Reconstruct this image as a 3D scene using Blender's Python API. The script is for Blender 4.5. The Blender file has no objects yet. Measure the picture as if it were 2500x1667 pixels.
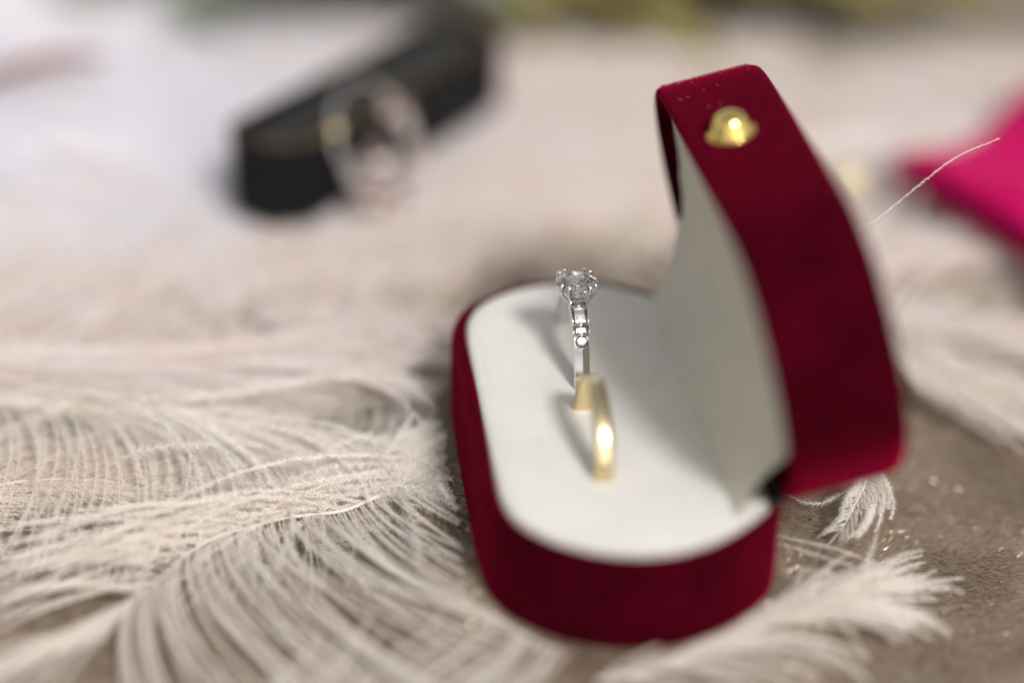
import bpy, bmesh, math, random
import numpy as np
from mathutils import Vector, Matrix, noise
R = math.radians
CM = 0.01                      # everything below is written in centimetres
sc = bpy.context.scene
rng = np.random.default_rng(7)
random.seed(7)

# ------------------------------------------------------------------ camera
cam_d = bpy.data.cameras.new('camera'); cam = bpy.data.objects.new('camera', cam_d)
sc.collection.objects.link(cam); sc.camera = cam
CAM = Vector((-3.56177855, -17.85662737, 11.95533859))
FW = Vector((0.12073519, 0.86558142, -0.48599570)); RT = Vector((0.99218546, -0.12074908, 0.03142731)); UP = Vector((0.03148063, 0.48599225, 0.87339596))
m = Matrix((RT, UP, -FW)).transposed().to_4x4(); m.translation = CAM * CM
cam.matrix_world = m
cam_d.sensor_width = 36.0; cam_d.lens = 1.85623 * 36.0
cam_d.clip_start = 0.005; cam_d.clip_end = 50
cam_d.dof.use_dof = True; cam_d.dof.focus_distance = 0.2135; cam_d.dof.aperture_fstop = 4.2
cam_d.dof.aperture_blades = 0

# ------------------------------------------------------------------ light
SUN = Vector((0.33, -1.05, 1.0)).normalized()        # towards the sun
elev = math.asin(SUN.z); azim = math.atan2(SUN.x, SUN.y)
w = bpy.data.worlds.new('World'); sc.world = w; w.use_nodes = True
nt = w.node_tree; bg = nt.nodes['Background']
sky = nt.nodes.new('ShaderNodeTexSky'); sky.sky_type = 'NISHITA'; sky.sun_disc = False
sky.sun_elevation = elev; sky.sun_rotation = azim
sky.dust_density = 2.0
hs = nt.nodes.new('ShaderNodeHueSaturation'); hs.inputs['Saturation'].default_value = .32      # thin white cloud
nt.links.new(sky.outputs[0], hs.inputs['Color'])
tn = nt.nodes.new('ShaderNodeMix'); tn.data_type = 'RGBA'; tn.blend_type = 'MULTIPLY'; tn.inputs[0].default_value = 1.0
tn.inputs[7].default_value = (1.0, .93, .83, 1); nt.links.new(hs.outputs[0], tn.inputs[6])
nt.links.new(tn.outputs[2], bg.inputs[0]); bg.inputs[1].default_value = 0.15
sl = bpy.data.lights.new('sun', 'SUN'); so = bpy.data.objects.new('sun', sl); sc.collection.objects.link(so)
sl.energy = 2.5; sl.angle = R(11.0); sl.color = (1.0, 0.975, 0.945)
so.rotation_euler = (-SUN).to_track_quat('-Z', 'Y').to_euler()
so.location = SUN * 3
sc.view_settings.view_transform = 'Standard'; sc.view_settings.look = 'None'
sc.view_settings.exposure = 0.28; sc.view_settings.gamma = 1.0
sc.cycles.max_bounces = 14; sc.cycles.transmission_bounces = 14; sc.cycles.transparent_max_bounces = 12
sc.cycles.sample_clamp_indirect = 8.0
sc.unit_settings.scale_length = 1.0

# ------------------------------------------------------------------ materials
def material(name, color=(.8, .8, .8), rough=.5, metal=0., **kw):
    mt = bpy.data.materials.new(name); mt.use_nodes = True
    b = mt.node_tree.nodes['Principled BSDF']
    b.inputs['Base Color'].default_value = (*color, 1); b.inputs['Roughness'].default_value = rough
    b.inputs['Metallic'].default_value = metal
    for k, v in kw.items():
        k = k.replace('_', ' ')
        b.inputs[k].default_value = (*v, 1) if isinstance(v, tuple) and len(v) == 3 else v
    return mt, mt.node_tree, b

def coords(nt):
    tc = nt.nodes.new('ShaderNodeTexCoord'); mp = nt.nodes.new('ShaderNodeMapping')
    mp.inputs['Scale'].default_value = (100, 100, 100)          # back to centimetres
    nt.links.new(tc.outputs['Object'], mp.inputs['Vector']); return mp.outputs[0]

def noise_node(nt, vec, scale, detail=3., rough=.5):
    n = nt.nodes.new('ShaderNodeTexNoise'); n.inputs['Scale'].default_value = scale
    n.inputs['Detail'].default_value = detail; n.inputs['Roughness'].default_value = rough
    nt.links.new(vec, n.inputs['Vector']); return n

def ramp(nt, fac, stops):
    r = nt.nodes.new('ShaderNodeValToRGB'); e = r.color_ramp.elements
    while len(e) < len(stops): e.new(.5)
    for s, (p, c) in zip(e, stops): s.position = p; s.color = (*c, 1)
    nt.links.new(fac, r.inputs[0]); return r.outputs[0]

def bump(nt, b, h, dist, strength=1.0):
    bn = nt.nodes.new('ShaderNodeBump'); bn.inputs['Distance'].default_value = dist * CM
    bn.inputs['Strength'].default_value = strength
    nt.links.new(h, bn.inputs['Height']); nt.links.new(bn.outputs[0], b.inputs['Normal']); return bn

def velvet(name, c_lo, c_hi, sheen_tint, sheen=1.0, srough=.35, nap=1.6):
    mt, nt, b = material(name, c_lo, .9, Specular_IOR_Level=.02)
    v = coords(nt)
    n = noise_node(nt, v, nap, 8, .72); n2 = noise_node(nt, v, 34, 4, .75)
    c = ramp(nt, n.outputs[0], [(.3, c_lo), (.7, c_hi)])
    nt.links.new(c, b.inputs['Base Color'])
    b.inputs['Sheen Weight'].default_value = sheen; b.inputs['Sheen Roughness'].default_value = srough
    b.inputs['Sheen Tint'].default_value = (*sheen_tint, 1)
    bump(nt, b, n2.outputs[0], .013, .9)
    return mt

M = {}
M['velvet'] = velvet('crimson velvet', (.018, .0001, .0018), (.052, .0003, .0060), (.66, .002, .070), .8, .23)
M['pink_velvet'] = velvet('bright crimson cloth', (.40, .003, .075), (.48, .005, .10), (.9, .1, .3), .3, .4)

def felt(name, c, grain, dist, weave=False):
    mt, nt, b = material(name, c, .95, Specular_IOR_Level=.1)
    v = coords(nt); n = noise_node(nt, v, grain, 5, .7); n2 = noise_node(nt, v, 2.2, 3, .5)
    c2 = tuple(x * .93 for x in c)
    nt.links.new(ramp(nt, n2.outputs[0], [(.3, c2), (.7, c)]), b.inputs['Base Color'])
    h = n.outputs[0]
    if weave:
        wv = nt.nodes.new('ShaderNodeTexWave'); wv.bands_direction = 'Y'; wv.inputs['Scale'].default_value = 7.5
        wv.inputs['Distortion'].default_value = 1.2; wv.inputs['Detail'].default_value = 2; wv.inputs['Detail Scale'].default_value = 3
        nt.links.new(v, wv.inputs['Vector'])
        wz = nt.nodes.new('ShaderNodeTexWave'); wz.bands_direction = 'Z'; wz.inputs['Scale'].default_value = 7.5
        wz.inputs['Distortion'].default_value = 1.0; nt.links.new(v, wz.inputs['Vector'])
        ad = nt.nodes.new('ShaderNodeMath'); ad.operation = 'MULTIPLY_ADD'; ad.inputs[1].default_value = .5
        nt.links.new(wv.outputs['Fac'], ad.inputs[0]); nt.links.new(n.outputs[0], ad.inputs[2])
        ad2 = nt.nodes.new('ShaderNodeMath'); ad2.operation = 'MULTIPLY_ADD'; ad2.inputs[1].default_value = .35
        nt.links.new(wz.outputs['Fac'], ad2.inputs[0]); nt.links.new(ad.outputs[0], ad2.inputs[2]); h = ad2.outputs[0]
    bump(nt, b, h, dist, .8)
    b.inputs['Sheen Weight'].default_value = .25; b.inputs['Sheen Roughness'].default_value = .5
    return mt
M['pad'] = felt('white velour padding', (.63, .622, .60), 28, .010)
M['lining'] = felt('white woven lining', (.55, .515, .44), 24, .014, True)

M['gold'], nt, b = material('yellow gold', (.80, .67, .42), .20, 1.0)
v = coords(nt); n = noise_node(nt, v, 25, 4, .6); bump(nt, b, n.outputs[0], .0025, .5)
M['gold_plate'], nt, b = material('plated brass', (.80, .62, .20), .10, 1.0)
v = coords(nt); n = noise_node(nt, v, 14, 3, .6); bump(nt, b, n.outputs[0], .004, .5)
M['silver'], nt, b = material('white gold', (.74, .73, .72), .08, 1.0)
v = coords(nt); n = noise_node(nt, v, 30, 3, .6); bump(nt, b, n.outputs[0], .0015, .4)
M['dark_metal'], _, _ = material('dark metal', (.03, .028, .03), .45, .6)
def gem(name, ior, tint=(1, 1, 1), rough=0.0):
    mt, nt, b = material(name, tint, rough); b.inputs['Transmission Weight'].default_value = 1.0
    b.inputs['IOR'].default_value = ior; return mt
M['diamond'] = gem('clear diamond', 2.42)
M['small_gem'] = gem('small cloudy diamond', 1.9, (.97, .97, .97), .08)
M['pink_gem'] = gem('pale pink stone', 1.6, (.9, .72, .70), .15)
M['black'], nt, b = material('black leatherette', (.005, .005, .006), .6, Specular_IOR_Level=.12)
v = coords(nt); n = noise_node(nt, v, 20, 3); bump(nt, b, n.outputs[0], .006, .6)
M['black_foam'], _, _ = material('black foam', (.010, .010, .010), .95)
M['cream_bead'], _, _ = material('cream pearl', (.55, .49, .34), .45)

def feather_mat(name, c1, c2, tr=.45):
    mt = bpy.data.materials.new(name); mt.use_nodes = True; nt = mt.node_tree
    for n in list(nt.nodes): nt.nodes.remove(n)
    out = nt.nodes.new('ShaderNodeOutputMaterial'); mx = nt.nodes.new('ShaderNodeMixShader')
    d = nt.nodes.new('ShaderNodeBsdfDiffuse'); t = nt.nodes.new('ShaderNodeBsdfTranslucent')
    v = coords(nt); n = noise_node(nt, v, .9, 2)
    c = ramp(nt, n.outputs[0], [(.35, c1), (.65, c2)])
    nt.links.new(c, d.inputs[0]); nt.links.new(c, t.inputs[0])
    mx.inputs[0].default_value = tr
    nt.links.new(d.outputs[0], mx.inputs[1]); nt.links.new(t.outputs[0], mx.inputs[2]); nt.links.new(mx.outputs[0], out.inputs[0])
    return mt
M['plume'] = feather_mat('ivory ostrich plume', (.89, .835, .785), (.93, .90, .865))
M['plume_far'] = feather_mat('pinkish ivory plume', (.90, .82, .78), (.92, .88, .87))
M['plume_cool'] = feather_mat('cool white plume', (.90, .90, .96), (.94, .92, .95))
M['plume_beige'] = feather_mat('warm beige plume', (.84, .74, .65), (.87, .81, .74))  # beige feather colour, for one near plume and some far ones
M['leaf_sage'] = feather_mat('sage leaf', (.20, .23, .16), (.30, .33, .25), .3)
M['leaf_olive'] = feather_mat('olive leaf', (.22, .19, .06), (.38, .33, .14), .35)

# champagne velvet cloth
mt, nt, b = material('champagne velvet', (.3, .22, .15), .5); M['cloth'] = mt
v = coords(nt)
n1 = noise_node(nt, v, .8, 5, .62); n2 = noise_node(nt, v, 6, 4, .65)
ad = nt.nodes.new('ShaderNodeMath'); ad.operation = 'MULTIPLY_ADD'; ad.inputs[1].default_value = .5
nt.links.new(n2.outputs[0], ad.inputs[0]); nt.links.new(n1.outputs[0], ad.inputs[2])
c = ramp(nt, ad.outputs[0], [(.55, (.075, .043, .022)), (.70, (.17, .122, .080)), (.90, (.33, .275, .21))])  # pale stop paints highlight patches of the velvet nap into the colour
nt.links.new(c, b.inputs['Base Color'])
b.inputs['Specular IOR Level'].default_value = .5; b.inputs['Roughness'].default_value = .45
b.inputs['Sheen Weight'].default_value = .08; b.inputs['Sheen Roughness'].default_value = .3; b.inputs['Sheen Tint'].default_value = (1, .8, .6, 1)
# the pile: short streaks lying one way
mp2 = nt.nodes.new('ShaderNodeMapping'); mp2.inputs['Scale'].default_value = (9, 42, 20); mp2.inputs['Rotation'].default_value = (0, 0, R(-28))
nt.links.new(v, mp2.inputs['Vector']); n3 = noise_node(nt, mp2.outputs[0], 1, 4, .7)
vo = nt.nodes.new('ShaderNodeTexVoronoi'); vo.inputs['Scale'].default_value = 22; nt.links.new(v, vo.inputs['Vector'])
sx_ = nt.nodes.new('ShaderNodeSeparateColor'); nt.links.new(vo.outputs['Color'], sx_.inputs[0])
am = nt.nodes.new('ShaderNodeMath'); am.operation = 'MULTIPLY_ADD'; am.inputs[1].default_value = .7
nt.links.new(sx_.outputs[0], am.inputs[0]); nt.links.new(n3.outputs[0], am.inputs[2])
bump(nt, b, am.outputs[0], .06, 1.0)
rm = nt.nodes.new('ShaderNodeMapRange'); rm.inputs[1].default_value = .8; rm.inputs[2].default_value = .98; rm.inputs[3].default_value = .5; rm.inputs[4].default_value = .16
nt.links.new(sx_.outputs[1], rm.inputs[0]); nt.links.new(rm.outputs[0], b.inputs['Roughness'])

# ------------------------------------------------------------------ object helpers
def mesh_from(verts, faces, smooth=True):
    me = bpy.data.meshes.new('mesh')
    verts = np.asarray(verts, dtype=np.float64) * CM
    if isinstance(faces, np.ndarray) and faces.ndim == 2:
        k = faces.shape[1]
        me.vertices.add(len(verts)); me.vertices.foreach_set('co', verts.ravel().astype(np.float32))
        me.loops.add(faces.size); me.loops.foreach_set('vertex_index', faces.ravel().astype(np.int32))
        me.polygons.add(len(faces)); me.polygons.foreach_set('loop_start', np.arange(0, faces.size, k, dtype=np.int32))
        me.update(calc_edges=True)
    else:
        me.from_pydata([tuple(p) for p in verts], [], faces); me.update()
    if smooth: me.polygons.foreach_set('use_smooth', np.ones(len(me.polygons), dtype=bool))
    return me

def link(name, me, mat, parent=None, loc=None):
    me.name = name
    if not me.materials: me.materials.append(mat)
    o = bpy.data.objects.new(name, me); sc.collection.objects.link(o)
    if parent is not None: o.parent = parent
    if loc is not None: o.location = Vector(loc) * CM
    return o

def merge_sets(sets):
    V = np.concatenate([q[0] for q in sets]); k = 0; F = []
    for v_, f in sets: F.append(f + k); k += len(v_)
    return V, np.concatenate(F)

class Shape:
    """collects geometry in centimetres, becomes one mesh object"""
    def __init__(s): s.v = []; s.f = []
    def add(s, verts, faces):
        k = len(s.v); s.v.extend([tuple(p) for p in verts]); s.f.extend([tuple(i + k for i in f) for f in faces]); return s
    def rings(s, rings, closed=True, cap0=False, cap1=False):
        n = len(rings[0]); V = [p for r in rings for p in r]; F = []
        for i in range(len(rings) - 1):
            for j in range(n if closed else n - 1):
                a = i * n + j; b_ = i * n + (j + 1) % n; F.append((a, b_, b_ + n, a + n))
        if cap0: F.append(tuple(range(n))[::-1])
        if cap1: F.append(tuple(range((len(rings) - 1) * n, len(rings) * n)))
        return s.add(V, F)
    def tube(s, pts, rad, seg=8, cap=True):
        pts = [Vector(p) for p in pts]; rings = []
        if not hasattr(rad, '__len__'): rad = [rad] * len(pts)
        ref = Vector((0, 0, 1))
        for i, p in enumerate(pts):
            t = (pts[min(i + 1, len(pts) - 1)] - pts[max(i - 1, 0)]).normalized()
            a = t.cross(ref)
            if a.length < 1e-3: a = t.cross(Vector((1, 0, 0)))
            a.normalize(); b_ = t.cross(a); ref = -b_ if i == 0 else ref
            rings.append([p + (a * math.cos(q) + b_ * math.sin(q)) * rad[i] for q in [2 * math.pi * k / seg for k in range(seg)]])
        return s.rings(rings, True, cap, cap)
    def sphere(s, c, r, nu=16, nv=10):
        c = Vector(c); rings = []
        for i in range(nv + 1):
            a = math.pi * i / nv; rr = max(math.sin(a), 1e-3)
            rings.append([c + Vector((math.cos(q) * rr * r[0], math.sin(q) * rr * r[1], math.cos(a) * r[2])) for q in [2 * math.pi * k / nu for k in range(nu)]])
        return s.rings(rings, True, True, True)
    def build(s, name, mat, parent=None, smooth=True, origin=(0, 0, 0), sharp=None):
        o = Vector(origin)
        me = mesh_from([tuple(Vector(p) - o) for p in s.v], s.f, smooth)
        bm = bmesh.new(); bm.from_mesh(me); bmesh.ops.recalc_face_normals(bm, faces=bm.faces)
        if sharp is not None:
            for e in bm.edges:
                if len(e.link_faces) == 2 and e.calc_face_angle(0) > R(sharp): e.smooth = False
        bm.to_mesh(me); bm.free()
        return link(name, me, mat, parent)

def thing(name, label, cat, loc=(0, 0, 0), group=None):
    o = bpy.data.objects.new(name, None); sc.collection.objects.link(o); o.location = Vector(loc) * CM
    o.empty_display_size = .01
    o['label'] = label; o['category'] = cat
    if group: o['group'] = group
    return o

# ------------------------------------------------------------------ the ring box
A, B, CH, H, TH, HL = 1.571, 3.0, 1.524, 1.1125, 1.316, 1.212
EK, EX, EP, AR = .368, -.04, 9.6, 2.6        # curve of the ends, where it peaks, corner sharpness, width beyond the hinge
def outline(ix=0., iy=0., ich=0., n=160, f=1.0):
    """plan of the box, inset by ix / iy, flat along the hinge at x = CH - ich"""
    t = np.linspace(0, 2 * np.pi, 1201)[:-1]; c, q = np.cos(t), np.sin(t); lo = np.zeros_like(t); hi = np.full_like(t, 4.)
    for _ in range(24):
        r = (lo + hi) / 2; x = r * c; y = r * q
        g = (np.abs(x) / np.where(x < 0, A - ix, AR - ix)) ** EP + (np.abs(y) / np.maximum(B - iy * .6 - (x - EX) ** 2 * EK * (1 + iy * .25), .3)) ** EP
        lo = np.where(g < 1, r, lo); hi = np.where(g < 1, hi, r)
    x = np.minimum(r * c, CH - ich) * f; y = r * q * f
    d = np.hypot(np.diff(x, append=x[0]), np.diff(y, append=y[0])); s = np.concatenate([[0], np.cumsum(d)]); T = s[-1]
    q = np.linspace(0, T, n + 1)[:-1]
    x = np.interp(q, s, np.append(x, x[0])); y = np.interp(q, s, np.append(y, y[0]))
    for _ in range(2):
        x = (np.roll(x, 1) + 2 * x + np.roll(x, -1)) / 4; y = (np.roll(y, 1) + 2 * y + np.roll(y, -1)) / 4
    return x, y
def in_plan(x, y, grow=0.):
    return -A - grow < x < CH + grow and abs(y) < B + grow * 1.2 - EK * (x - EX) ** 2

box = thing('ring_box', 'open crimson velvet ring box with white padding, standing on the plumes and holding two rings', 'ring box')

def ring_of(ix, iy, ich, z): 
    x, y = outline(ix, iy, ich); return [(a, b_, z) for a, b_ in zip(x, y)]
# base shell: outside wall, rounded rim, inside wall
s = Shape(); rr = []
for ix, z in ((.10, .0), (.035, .012), (.015, .05), (.0, .12), (0, .5), (0, .9), (0, H - .07), (.012, H - .03), (.035, H - .008), (.06, H), (.12, H), (.15, H - .006), (.165, H - .03), (.17, H - .08), (.17, H - .6)):
    rr.append(ring_of(ix, ix * .62, ix * .7, z))
s.rings(rr, True, True, False)
base_o = s.build('base', M['velvet'], box)
# padding, slightly domed, tucked in at the edge
s = Shape(); rr = []
for ix, z in ((.175, H - .55), (.175, H - .08), (.19, H - .045), (.22, H - .018), (.27, H + .002), (.39, H + .012)):
    rr.append(ring_of(ix, ix - .07, ix - .06, z))
for f in (.7, .35, .02):
    x, y = outline(.39, .32, .33); rr.append([(a * f, b_ * f, H + .012 + .012 * (1 - f)) for a, b_ in zip(x, y)])
s.rings(rr, True, False, True)
s.build('padding', M['pad'], box)

# lid: built closed, then swung about the hinge line
def swing(p):
    dx, z = p[0] - CH, p[2]
    return (CH + dx * math.cos(TH) + z * math.sin(TH), p[1], H - dx * math.sin(TH) + z * math.cos(TH))
s = Shape(); rr = []
prof = [(.17, .62), (.17, .08), (.165, .03), (.15, .006), (.12, 0), (.06, 0), (.035, .006), (.012, .025), (0, .06), (0, .3), (0, .7), (0, HL - .2),
        (.006, HL - .13), (.025, HL - .075), (.06, HL - .03), (.11, HL - .006), (.2, HL + .006)]
for ix, z in prof:
    rr.append([swing(p) for p in ring_of(ix, ix * .8, ix, z)])
for f in (.7, .35, .02):
    x, y = outline(.2, .16, .2); rr.append([swing((a * f, b_ * f, HL + .006 + .05 * (1 - f))) for a, b_ in zip(x, y)])
s.rings(rr, True, False, True)
lid = s.build('lid', M['velvet'], box)
# lining sheet: from the crease on the padding up into the lid
prof = [(.15, -.57), (.175, -.54), (.28, -.44), (.45, -.31), (.62, -.19), (.8, -.08), (.95, .0), (1.1, .06), (1.3, .11), (1.6, .15), (1.9, .165), (2.3, .16), (2.6, .15), (2.7, .14), (2.8, .135), (2.88, .13), (2.92, .14)]
U = [p[0] for p in prof]; Wd = [p[1] for p in prof]; uu = np.concatenate([np.linspace(.15, 2.5, 44), np.linspace(2.54, 2.92, 14)])
ox, oy = outline(.165, .165, 0, 400)
def half_len(u):
    x = CH - u
    a = min(abs(x) / ((A if x < 0 else AR) - .20), .9999)
    yl = (B - .185 - EK * (x - EX) ** 2) * (1 - a ** EP) ** (1 / EP)
    t = min(max((u - .15) / .9, 0), 1); t = t * t * (3 - 2 * t)
    return 2.33 * (1 - t) + yl * t if u < 1.05 else yl
V = []; F = []; NY = 61
for i, u in enumerate(uu):
    wv = np.interp(u, U, Wd); hl = half_len(u)
    for j in range(NY):
        q = -1 + 2 * j / (NY - 1); q = math.sin(q * math.pi / 2) ** 1 if True else q
        y = q * hl
        if u < .5: y += .02 * (1 - u / .5)
        edge = max(0, (abs(q) - .93) / .07)
        ww = wv + .14 * edge ** 2 * (1 if u > 1 else 0) + .008 * noise.noise(Vector((u * 1.5, y * 1.2, 3)))
        # soft fold where the flap meets the upper lining
        ww -= .07 * (1 - abs(q) ** 3) * math.exp(-((u - 1.25 - .12 * y) / .09) ** 2)
        p = swing((CH - u, y, ww)); V.append(p)
for i in range(len(uu) - 1):
    for j in range(NY - 1):
        a = i * NY + j; F.append((a, a + 1, a + NY + 1, a + NY))
s = Shape(); s.add(V, F)
# give the sheet a thickness: a second skin behind it
nb = len(V); V2 = [(p[0] + .02, p[1], p[2] + .002) for p in V]
s.add(V2, [f[::-1] for f in F])
s.build('lining', M['lining'], box)
# piping wire of the hinge and its two dark end caps
s = Shape(); s.tube([(CH - .03, -1.95, H - .02), (CH - .03, 1.95, H - .02)], .055, 10)
hinge = s.build('hinge', M['dark_metal'], box)
for yy in (-2.1, 2.2):
    s = Shape(); s.tube([(CH - .17, yy, H - .05), (CH - .09, yy, H + .0), (CH + .0, yy, H + .02)], [.045, .055, .045], 8)
    s.build('hinge_cap', M['dark_metal'], box)

# short nap standing up along the rims and walls, where the lens is sharp enough to show it
def nap(n, place, out):
    r2 = np.random.default_rng(11); V = []
    for k in range(n):
        p, nr = place(r2.random(), r2.random()); d = (Vector(nr) + Vector(r2.normal(size=3) * .45)).normalized(); L = r2.uniform(.010, .026)
        sdv = d.cross(Vector(r2.normal(size=3))).normalized() * .0022
        p = Vector(p); V += [p - sdv, p + sdv, p + d * L]
    return np.array([tuple(q) for q in V]), np.arange(3 * n).reshape(-1, 3)
ox, oy = outline(0, 0, 0, 400)
nxn = np.roll(oy, -1) - np.roll(oy, 1); nyn = -(np.roll(ox, -1) - np.roll(ox, 1)); ln_ = np.hypot(nxn, nyn); nxn /= ln_; nyn /= ln_
def on_base(a, b_):
    i = int(a * 400) % 400; x, y, nx_, ny_ = ox[i], oy[i], nxn[i], nyn[i]; j_ = random.random() * .04
    x += j_ * ny_; y -= j_ * nx_
    if b_ < .35: q = .01 + .14 * b_ / .35; return (x - nx_ * q, y - ny_ * q, H - .001), (nx_ * .2, ny_ * .2, 1)
    return (x, y, .1 + (H - .15) * (b_ - .35) / .65), (nx_, ny_, .25)
def on_lid(a, b_):
    i = int(a * 400) % 400; x, y, nx_, ny_ = ox[i], oy[i], nxn[i], nyn[i]; j_ = random.random() * .04
    z = .05 + (HL - .2) * b_; p = Vector(swing((x + j_ * ny_, y - j_ * nx_, z))); q = Vector(swing((x + nx_, y + ny_, z + .2))) - Vector(swing((x, y, z)))
    return p, q
nm_, nt, b = material('velvet nap', (.13, .001, .012), .8, 0., Specular_IOR_Level=.12)
for fn, n_ in ((on_base, 42000), (on_lid, 42000)):
    V, F = nap(n_, fn, 1); o = link('nap', mesh_from(V, F, False), nm_, box); o['kind'] = 'stuff'
def on_pad(a, b_):
    x = -A + .3 + (CH + A - .75) * a; y = (-2.6 + 5.2 * b_) * (1 if abs(x) < .8 else .8); return (x, y, H + .012), (0, 0, 1)
V, F = nap(26000, on_pad, 1); o = link('nap', mesh_from(V, F, False), material('padding nap', (.66, .655, .63), .9)[0], box); o['kind'] = 'stuff'

# clasp button on the lid's front wall
def on_front(du, dv, out):      # du along the box, dv up the wall from the rim, out away from it
    return swing((-A - out, .23 + du, .483 + dv))
def lathe_front(profile, seg=28):
    s = Shape(); s.rings([[on_front(r * math.cos(q), r * math.sin(q), o) for q in [2 * math.pi * k / seg for k in range(seg)]] for r, o in profile], True, False, True)
    return s
btn = lathe_front([(.235, -.03), (.236, .005), (.228, .03), (.208, .06), (.195, .10), (.182, .14), (.160, .18), (.125, .213), (.08, .236), (.04, .244), (.002, .246)]).build('clasp_button', M['gold_plate'], box)
lathe_front([(.262, -.01), (.264, .004), (.255, .011), (.235, .013), (.22, .005)]).build('clasp_plate', M['gold_plate'], box)
# lint caught in the velvet
lm = material('lint', (.30, .10, .13), .9)[0]
s = Shape()
for k in range(12):
    if k < 20: u0 = random.uniform(.9, 2.1); v0 = random.uniform(.1, 1.0)
    else: u0 = random.uniform(1.8, 2.6); v0 = random.uniform(.05, .2)
    c = Vector(swing((-A - .012 + .0, u0, v0)))
    # stay on the wall where it turns
    yq = u0; xq = -A * (1 - (yq / (B - EK * (A * .97) ** 2)) ** EP if yq < 2.0 else .0) ** (1 / EP)
    a = random.uniform(0, 6.28); pts = []; ln = random.uniform(.015, .06)
    for i in range(5):
        pts.append(swing((xq - .012 - .006 * math.sin(i), yq + math.cos(a) * ln * i / 4, min(v0 + math.sin(a) * ln * i / 4, HL - .15)))); a += random.uniform(-.8, .8)
    s.tube(pts, .0028, 4)
o = s.build('lint', lm, box); o['kind'] = 'stuff'

# ------------------------------------------------------------------ rings
SX = -.222
def circ(cy, cz, r, x, phi): return (SX + x, cy - r * math.sin(phi), cz + r * math.cos(phi))
gold = thing('gold_ring', 'plain yellow gold wedding band standing in the white padding, in front of the diamond ring', 'ring', (SX, -.870, H))
s = Shape(); rr = []
sec = []
for k in range(24):
    q = 2 * math.pi * k / 24; cx, sx_ = math.cos(q), math.sin(q)
    hx = .104 * (abs(cx) ** .7) * (1 if cx > 0 else -1); hr = (.052 if sx_ > 0 else .035) * (abs(sx_) ** .9) * (1 if sx_ > 0 else -1)
    sec.append((hx, hr))
for i in range(97):
    phi = 2 * math.pi * i / 96
    rr.append([circ(-.870, 1.129, .710 + hr, hx - .06, phi) for hx, hr in sec])
s.rings(rr[:-1] + [rr[0]], True)
s.build('band', M['gold'], gold, origin=(SX, -.870, H))

DCY, DCZ, DR = 1.05, 1.112, .76
dia = thing('diamond_ring', 'white gold ring with clawed round diamond and shoulder stones, behind the plain gold band', 'ring', (SX, DCY, H))
DO = (SX, DCY, H)
s = Shape(); rr = []
for i in range(121):
    phi = -math.pi + 2 * math.pi * i / 120; a = abs(phi)
    wdt = .086 + .008 * max(0, 1 - a / 1.2)               # half width
    th_o = .045 + .075 * max(0, 1 - a / .8)                 # shoulders rise towards the head
    ridge = .028 if a > R(57) else .028 * max(0, (math.degrees(a) - 52) / 5)
    inn = -.035
    secp = [(-wdt, inn + .01), (-wdt * .8, inn), (0, inn - .004), (wdt * .8, inn), (wdt, inn + .01), (wdt, th_o - .022), (wdt * .93, th_o - .006), (wdt * .5, th_o - .003 + ridge * .45), (0, th_o + ridge), (-wdt * .5, th_o - .003 + ridge * .45), (-wdt * .93, th_o - .006), (-wdt, th_o - .022)]
    rr.append([circ(DCY, DCZ, DR + hr, hx, phi) for hx, hr in secp])
s.rings(rr, True)
shank = s.build('shank', M['silver'], dia, origin=DO, sharp=28)

def frame_at(phi, r, x=0.):
    c = Vector(circ(DCY, DCZ, r, x, phi)); n = Vector((0, -math.sin(phi), math.cos(phi))); t = Vector((0, -math.cos(phi), -math.sin(phi)))
    return c, n, t
def step_stone(phi, half_l, half_w, r):
    c, n, t = frame_at(phi, r); X = Vector((1, 0, 0)); s = Shape(); rr = []
    for fl, fw, h in ((.12, .12, -.06), (.6, .6, -.035), (1, 1, -.004), (1, 1, .004), (.86, .78, .02), (.70, .56, .028)):
        L, W = half_l * fl, half_w * fw
        rr.append([c + t * a * L + X * b_ * W + n * h for a, b_ in ((-1, -1), (1, -1), (1, 1), (-1, 1))])
    s.rings(rr, True, True, True); return s
def bars(phi, half_l, half_w, r):
    c, n, t = frame_at(phi, r); X = Vector((1, 0, 0)); s = Shape()
    for q in (-1, 1):
        s.tube([c + t * q * half_l - X * half_w + n * .012, c + t * q * half_l + n * .02, c + t * q * half_l + X * half_w + n * .012], .007, 8)
        s.tube([c - t * half_l + X * q * half_w + n * .012, c + t * half_l + X * q * half_w + n * .012], .007, 8)
    return s
for sd in (1, -1):
    for phi, hl_, hw_, rad in ((R(27.5), .108, .076, DR + .078), (R(39.8), .046, .075, DR + .060)):
        bs = step_stone(sd * phi, hl_, hw_, rad).build('baguette_stone', M['small_gem'], dia, False, DO)
        bars(sd * phi, hl_ + .012, hw_ + .012, rad).build('bezel', M['silver'], bs)
        bs.children[0].data.transform(Matrix.Translation(-Vector(DO) * CM))

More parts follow.
